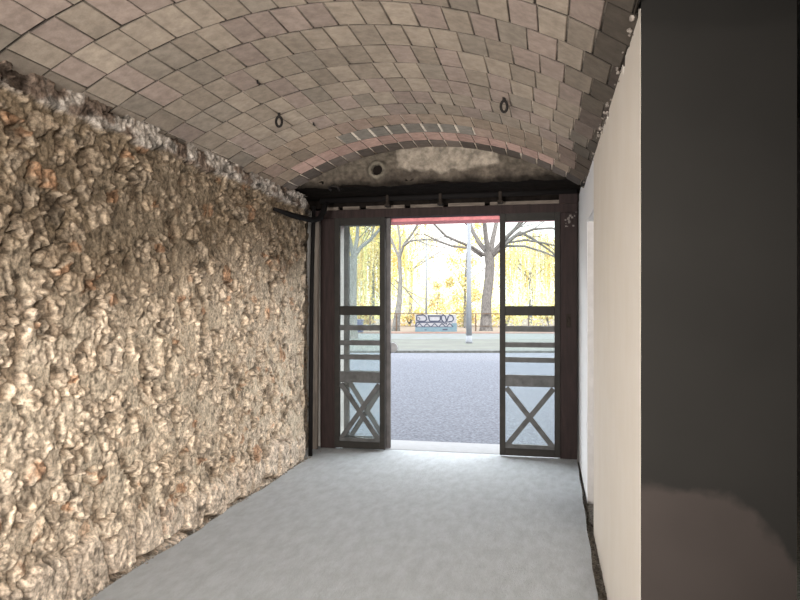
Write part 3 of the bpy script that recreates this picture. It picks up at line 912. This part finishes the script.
def willow_leaves(center, rad, z0, z1, n, rnd, cols, size=.10):
    """hanging strands of narrow leaves"""
    V = []; C = []
    while len(V) < n:
        a = rnd.uniform(0, 2 * PI); rr = rad * math.sqrt(rnd.random())
        x = center.x + rr * math.cos(a); y = center.y + rr * math.sin(a)
        top = z1 - (z1 - z0) * .35 * (rr / rad) ** 2 - rnd.uniform(0, .8)
        bot = z0 + rnd.uniform(0, (z1 - z0) * .65)
        col = np.array(rnd.choice(cols)) * rnd.uniform(.8, 1.2)
        z = top; dx = rnd.uniform(-.1, .1); dy = rnd.uniform(-.1, .1)
        while z > bot:
            z -= rnd.uniform(.05, .16); x += dx * .06 + rnd.uniform(-.02, .02); y += dy * .06
            s = size * rnd.uniform(.6, 1.4); th = rnd.uniform(0, 2 * PI); tl = rnd.uniform(-.9, .9)
            w_ = Vector((math.cos(th), math.sin(th), tl * .3)) * s * .38; l_ = Vector((math.sin(th) * tl, math.cos(th) * tl, -1)).normalized() * s
            q = Vector((x, y, z))
            V.append([q, q + w_ + l_ * .4, q + l_, q - w_ + l_ * .4]); C.append(col * rnd.uniform(.85, 1.15))
    return V, C

def blob_leaves(centers, n, rnd, cols, size):
    V = []; C = []
    for i in range(n):
        c0, r = rnd.choice(centers)
        d = Vector((rnd.gauss(0, 1), rnd.gauss(0, 1), rnd.gauss(0, 1))).normalized() * r * rnd.random() ** .5
        q = c0 + d; s = size * rnd.uniform(.6, 1.4)
        a = Vector((rnd.gauss(0, 1), rnd.gauss(0, 1), rnd.gauss(0, 1))).normalized(); b = a.orthogonal().normalized()
        V.append([q - a * s, q + b * s * .6, q + a * s, q - b * s * .6]); C.append(np.array(rnd.choice(cols)) * rnd.uniform(.75, 1.2))
    return V, C

YEL = [(0.569, 0.468, 0.181), (0.623, 0.542, 0.269), (0.505, 0.394, 0.134), (0.569, 0.412, 0.165), (0.440, 0.431, 0.181), (0.661, 0.608, 0.450)]
OCH = [(0.475, 0.336, 0.143), (0.432, 0.280, 0.129), (0.518, 0.410, 0.195), (0.362, 0.326, 0.129), (0.518, 0.467, 0.234)]

def add_foliage(VC, parent):
    V, C = VC
    arr = np.array([[tuple(p) for p in q] for q in V])
    me = quads_mesh('foliage', arr, np.array(C))
    return link('foliage', me, M_foliage, parent)

def tube_path(mb, pix, t0, rads, n=8):
    mb.tube([pxe(x, y, t0 + dt) for (x, y, dt) in pix], rads, n, cap=False)

def big_tree():
    t0 = 39.0; rnd = random.Random(3)
    r = empty('bare_tree', pxe(484, 332, t0)); r.location.z = .07
    tag(r, 'thick grey bare tree with spreading branches, right of the pavement lamp pole', 'tree')
    m = MB()
    k = t0 / F
    base = pxe(486, 332, t0); base.z = .0
    m.tube([base, pxe(486, 325, t0), pxe(486.5, 300, t0), pxe(489, 280, t0), pxe(490, 265, t0), pxe(489, 252, t0)],
           [7.2 * k, 5.8 * k, 5.0 * k, 4.6 * k, 4.6 * k, 5.0 * k], 12, cap=False)
    limbs = [
        [(489, 254, 0), (480, 244, .3), (473, 232, .6), (466, 212, 1.0), (455, 185, 1.5)],
        [(489, 254, 0), (486, 238, -.3), (484, 218, -.6), (486, 190, -1), (478, 160, -1.2)],
        [(490, 254, 0), (493, 238, .4), (497, 220, .8), (505, 195, 1.2), (508, 165, 1.6)],
        [(490, 256, 0), (499, 246, -.4), (508, 236, -.8), (522, 222, -1.2), (540, 200, -1.5)],
    ]
    for L in limbs:
        tube_path(m, L, t0, [3.0 * k, 2.4 * k, 2.0 * k, 1.5 * k, .9 * k])
        for j in (2, 3, 4):
            p = pxe(L[j][0], L[j][1], t0 + L[j][2]); q = pxe(L[j - 1][0], L[j - 1][1], t0 + L[j - 1][2])
            for _ in range(2):
                branches(m, p, (p - q).normalized() + Vector((rnd.uniform(-.6, .6), rnd.uniform(-.6, .6), .1)), 2.2, .6 * k * 1.3, 2, rnd, .6, .05, .05, 3)
    thin = [
        [(484, 255, 0), (472, 247, -.5), (457, 241, -1), (446, 236, -1.3), (436, 226, -1.6), (424, 214, -2)],
        [(482, 256, 0), (470, 248, .4), (452, 246, .7), (438, 241, 1.0), (424, 234, 1.3)],
        [(491, 258, 0), (502, 247, -.6), (516, 236, -1), (534, 229, -1.4), (552, 228, -1.8), (575, 236, -2.2)],
        [(491, 258, 0), (506, 243, .4), (525, 240, .6), (545, 243, .8), (570, 250, 1.0)],
        [(492, 256, 0), (506, 246, -.4), (524, 246, -.9), (544, 252, -1.2), (566, 262, -1.4)],
        [(505, 243, .4), (520, 232, .6), (535, 240, .8), (552, 252, 1.0), (560, 262, 1.0)],
    ]
    for L in thin:
        tube_path(m, L, t0, [1.5 * k * (1 - .75 * i / len(L)) + .2 * k for i in range(len(L))], 6)
        for j in range(2, len(L)):
            p = pxe(L[j][0], L[j][1], t0 + L[j][2]); q = pxe(L[j - 1][0], L[j - 1][1], t0 + L[j - 1][2])
            branches(m, p, (p - q).normalized() + Vector((0, rnd.uniform(-.4, .4), rnd.uniform(-.7, .3))), 1.5, .45 * k, 1, rnd, .6, .0, .15, 3)
    m.build('trunk', M_bark, r, True)
big_tree()

def slim_tree():
    t0 = 39.0; rnd = random.Random(8); k = t0 / F
    r = empty('slim_tree', pxe(396, 332, t0)); r.location.z = .07
    tag(r, 'slim leaning pale tree with a forked crown, just right of the left door leaf', 'tree')
    m = MB()
    base = pxe(395.5, 332, t0); base.z = 0
    m.tube([base, pxe(396.5, 322, t0), pxe(399.5, 300, t0), pxe(400.5, 280, t0), pxe(399.5, 258, t0)], [4.6 * k, 3.6 * k, 2.7 * k, 2.1 * k, 1.9 * k], 10, cap=False)
    limbs = [
        [(399.5, 259, 0), (394, 246, .2), (390, 236, .4), (384, 215, .6), (375, 185, .8)],
        [(399.5, 259, 0), (404, 244, -.3), (412, 234, -.5), (420, 220, -.8), (432, 195, -1)],
        [(399.5, 259, 0), (400, 240, .3), (398, 225, .5), (401, 200, .7), (398, 165, .9)],
        [(403, 246, -.3), (410, 241, -.5), (417, 240, -.8), (424, 243, -1)],
    ]
    for L in limbs:
        tube_path(m, L, t0, [1.4 * k * (1 - .6 * i / len(L)) for i in range(len(L))], 7)
        for j in range(1, len(L)):
            p = pxe(L[j][0], L[j][1], t0 + L[j][2]); q = pxe(L[j - 1][0], L[j - 1][1], t0 + L[j - 1][2])
            branches(m, p, (p - q).normalized() + Vector((rnd.uniform(-.6, .6), rnd.uniform(-.4, .4), 0)), 1.5, .45 * k, 1, rnd, .7, .05, .05, 3)
    low = [[(399, 291, 0), (392, 284, .2), (384, 276, .3)], [(395, 280, 1.5), (408, 291, 1.5), (421, 298, 1.5), (432, 301, 1.5)], [(405, 289, 1.5), (414, 300, 1.5), (420, 306, 1.5)]]
    for L in low: tube_path(m, L, t0, [.7 * k, .55 * k, .4 * k, .3 * k][:len(L)], 5)
    m.build('trunk', M_bark2, r, True)
slim_tree()

def near_left_tree():
    t0 = 30.0; rnd = random.Random(12); k = t0 / F
    r = empty('bare_tree', pxe(353, 340, t0)); r.location.z = .06
    tag(r, 'grey forked tree seen through the glass of the left door leaf', 'tree')
    m = MB()
    base = pxe(352, 340, t0); base.z = 0
    m.tube([base, pxe(352, 325, t0), pxe(352.5, 300, t0), pxe(353, 275, t0), pxe(353.5, 256, t0)], [6.5 * k, 5 * k, 4.2 * k, 3.8 * k, 3.6 * k], 10, cap=False)
    for L in ([(353.5, 258, 0), (360, 248, .2), (370, 240, .4), (380, 229, .6), (396, 205, .8)], [(353.5, 258, 0), (350, 240, -.2), (346, 225, -.4), (338, 195, -.6)],
              [(353.5, 257, 0), (357, 240, .3), (358, 222, .6), (362, 190, .8)]):
        tube_path(m, L, t0, [2.4 * k * (1 - .6 * i / len(L)) for i in range(len(L))], 8)
        for j in range(1, len(L)):
            p = pxe(L[j][0], L[j][1], t0 + L[j][2]); q = pxe(L[j - 1][0], L[j - 1][1], t0 + L[j - 1][2])
            for _ in range(2):
                branches(m, p, (p - q).normalized() + Vector((rnd.uniform(-.8, .8), rnd.uniform(-.4, .4), 0)), 1.3, .6 * k, 1, rnd, .7, .05, .05, 4)
    m.build('trunk', M_bark2, r, True)
near_left_tree()

def willow(px, t0, rad, z0, z1, n, seed, label, cols, size):
    rnd = random.Random(seed)
    c = pxe(px, 306, t0); c.z = 0
    r = empty('willow_tree', (c.x, c.y, .07)); tag(r, label, 'tree', 'willows in the park')
    m = MB(); m.tube([c, c + Vector((.1, 0, z1 * .3)), c + Vector((0, .2, z1 * .55))], [.17, .14, .11], 8, cap=False)
    for k in range(6):
        branches(m, c + Vector((0, .1, z1 * .45)), Vector((math.cos(k * 1.05), math.sin(k * 1.05), 1.1)), z1 * .35, .06, 2, rnd, .6, .02, .1, 2)
    m.build('trunk', M_bark2, r, True)
    add_foliage(willow_leaves(c, rad, z0, z1, n, rnd, cols, size), r)
willow(372, 52, 3.3, 1.0, 9.5, 13000, 21, 'yellow weeping willow behind the slim leaning tree at the left', YEL, .16)
willow(410, 60, 2.6, 3.6, 10, 2600, 22, 'small pale willow between the slim tree and the thin lamp post', YEL, .14)
willow(530, 56, 3.6, 1.6, 8.0, 9000, 24, 'yellow weeping willow seen through the glass of the right door leaf', YEL, .15)
willow(335, 47, 2.8, 1.2, 9, 7500, 25, 'dense yellow willow at the left edge of the left door leaf', YEL, .15)

def autumn_tree(px, t0, blobs, n, seed, label, cols, size, ht=1.0):
    rnd = random.Random(seed)
    c = pxe(px, 306, t0); c.z = 0
    r = empty('autumn_tree', (c.x, c.y, .07)); tag(r, label, 'tree')
    m = MB(); m.tube([c, c + Vector((0, 0, 2.2 * ht)), c + Vector((.1, .1, 5.0 * ht))], [.10 * ht, .08 * ht, .04 * ht], 8, cap=False)
    for k in range(7):
        branches(m, c + Vector((0, 0, (1.4 + k * .5) * ht)), Vector((math.cos(k * 2.1), math.sin(k * 2.1), .7)), 1.8 * ht, .03 * ht, 1, rnd, .6, .02, .1, 2)
    m.build('trunk', M_bark2, r, True)
    cen = [(pxe(x, y, t0 + rnd.uniform(-.6, .6)), rr * t0 / F) for (x, y, rr) in blobs]
    add_foliage(blob_leaves(cen, n, rnd, cols, size), r)
autumn_tree(465, 44, [(455, 262, 10), (462, 275, 11), (472, 262, 9), (477, 240, 8), (470, 285, 10), (455, 298, 9), (466, 303, 10), (476, 295, 7), (461, 248, 7), (449, 283, 6), (478, 225, 8)], 1500, 31,
            'young tree with golden leaves behind the pavement lamp pole', OCH + YEL, .085)
autumn_tree(437, 50, [(437, 298, 7), (432, 305, 7), (443, 306, 8), (437, 286, 5)], 420, 32, 'small ochre sapling just above the graffiti block', OCH, .08, .5)

def shrub(px, t0, wpx, h, n, seed, label, cols):
    rnd = random.Random(seed)
    c = pxe(px, 306, t0); c.z = .07
    r = empty('shrub', c); tag(r, label, 'shrub', 'low shrubs behind the railing')
    m = MB()
    for k in range(7): m.tube([c, c + Vector((rnd.uniform(-.5, .5), rnd.uniform(-.3, .3), h * .8))], [.03, .01], 5, cap=False)
    m.build('stems', M_bark, r)
    cen = [(c + ext(rnd.uniform(-1, 1) * wpx * t0 / F, 0, rnd.uniform(.25, .8) * h), .45 * h) for _ in range(9)]
    add_foliage(blob_leaves(cen, n, rnd, cols, .10), r)
shrub(358, 44, 16, 1.6, 900, 41, 'low ochre shrub behind the railing, beside the trunk left of the doorway', OCH)
shrub(410, 48, 12, 1.3, 420, 42, 'low yellow shrub behind the railing, left of the graffiti block', OCH + YEL)
shrub(466, 47, 10, 1.5, 600, 43, 'low yellow shrub behind the railing, by the pavement lamp pole', OCH + YEL)
shrub(506, 46, 12, 1.5, 500, 44, 'low yellow shrub behind the railing, left in the right door leaf', YEL)
shrub(549, 49, 13, 1.7, 650, 45, 'low yellow shrub behind the railing, right in the right door leaf', YEL)

# far tree line, pale in the distance
def hedge():
    rnd = random.Random(5)
    V = []; C = []
    for i in range(9000):
        u = rnd.uniform(-30, 45); t = rnd.uniform(74, 82)
        hmax = 6 + 3.0 * math.sin(u * .35) + 2 * math.sin(u * .9 + 1)
        q = ext(u, t, rnd.uniform(0, max(1.5, hmax) * rnd.random() ** .4)); s = .30 * rnd.uniform(.6, 1.4)
        a = Vector((rnd.gauss(0, 1), rnd.gauss(0, 1), rnd.gauss(0, 1))).normalized(); b = a.orthogonal().normalized()
        V.append([q - a * s, q + b * s * .6, q + a * s, q - b * s * .6]); C.append(np.array(rnd.choice([(.72, .68, .34), (.68, .62, .30), (.76, .72, .45), (.62, .60, .34)])))
    me = quads_mesh('distant_thicket', np.array([[tuple(p) for p in q] for q in V]), np.array(C))
    o = link('distant_thicket', me, M_foliage); tag(o, 'pale yellow thicket far across the park', 'thicket', kind='stuff')
hedge()

# blue litter bin behind the left leaf
def blue_bin():
    t0 = 36.6
    p = pxe(357, 306, t0); p.z = .08
    r = empty('recycling_bin', p); tag(r, 'blue recycling bin standing beside the tree seen through the left door leaf', 'bin')
    Mb = mat('blue_plastic', (.035, .045, .10), rough=.5)
    a = 5.5 * t0 / F
    m = MB(); m.box(p + Vector((-a, -.25, .0)), p + Vector((a, .25, .60)), .04); m.build('body', Mb, r)
    m = MB(); m.box(p + Vector((-a - .03, -.28, .60)), p + Vector((a + .03, .28, .70)), .03); m.build('lid', Mb, r)
blue_bin()
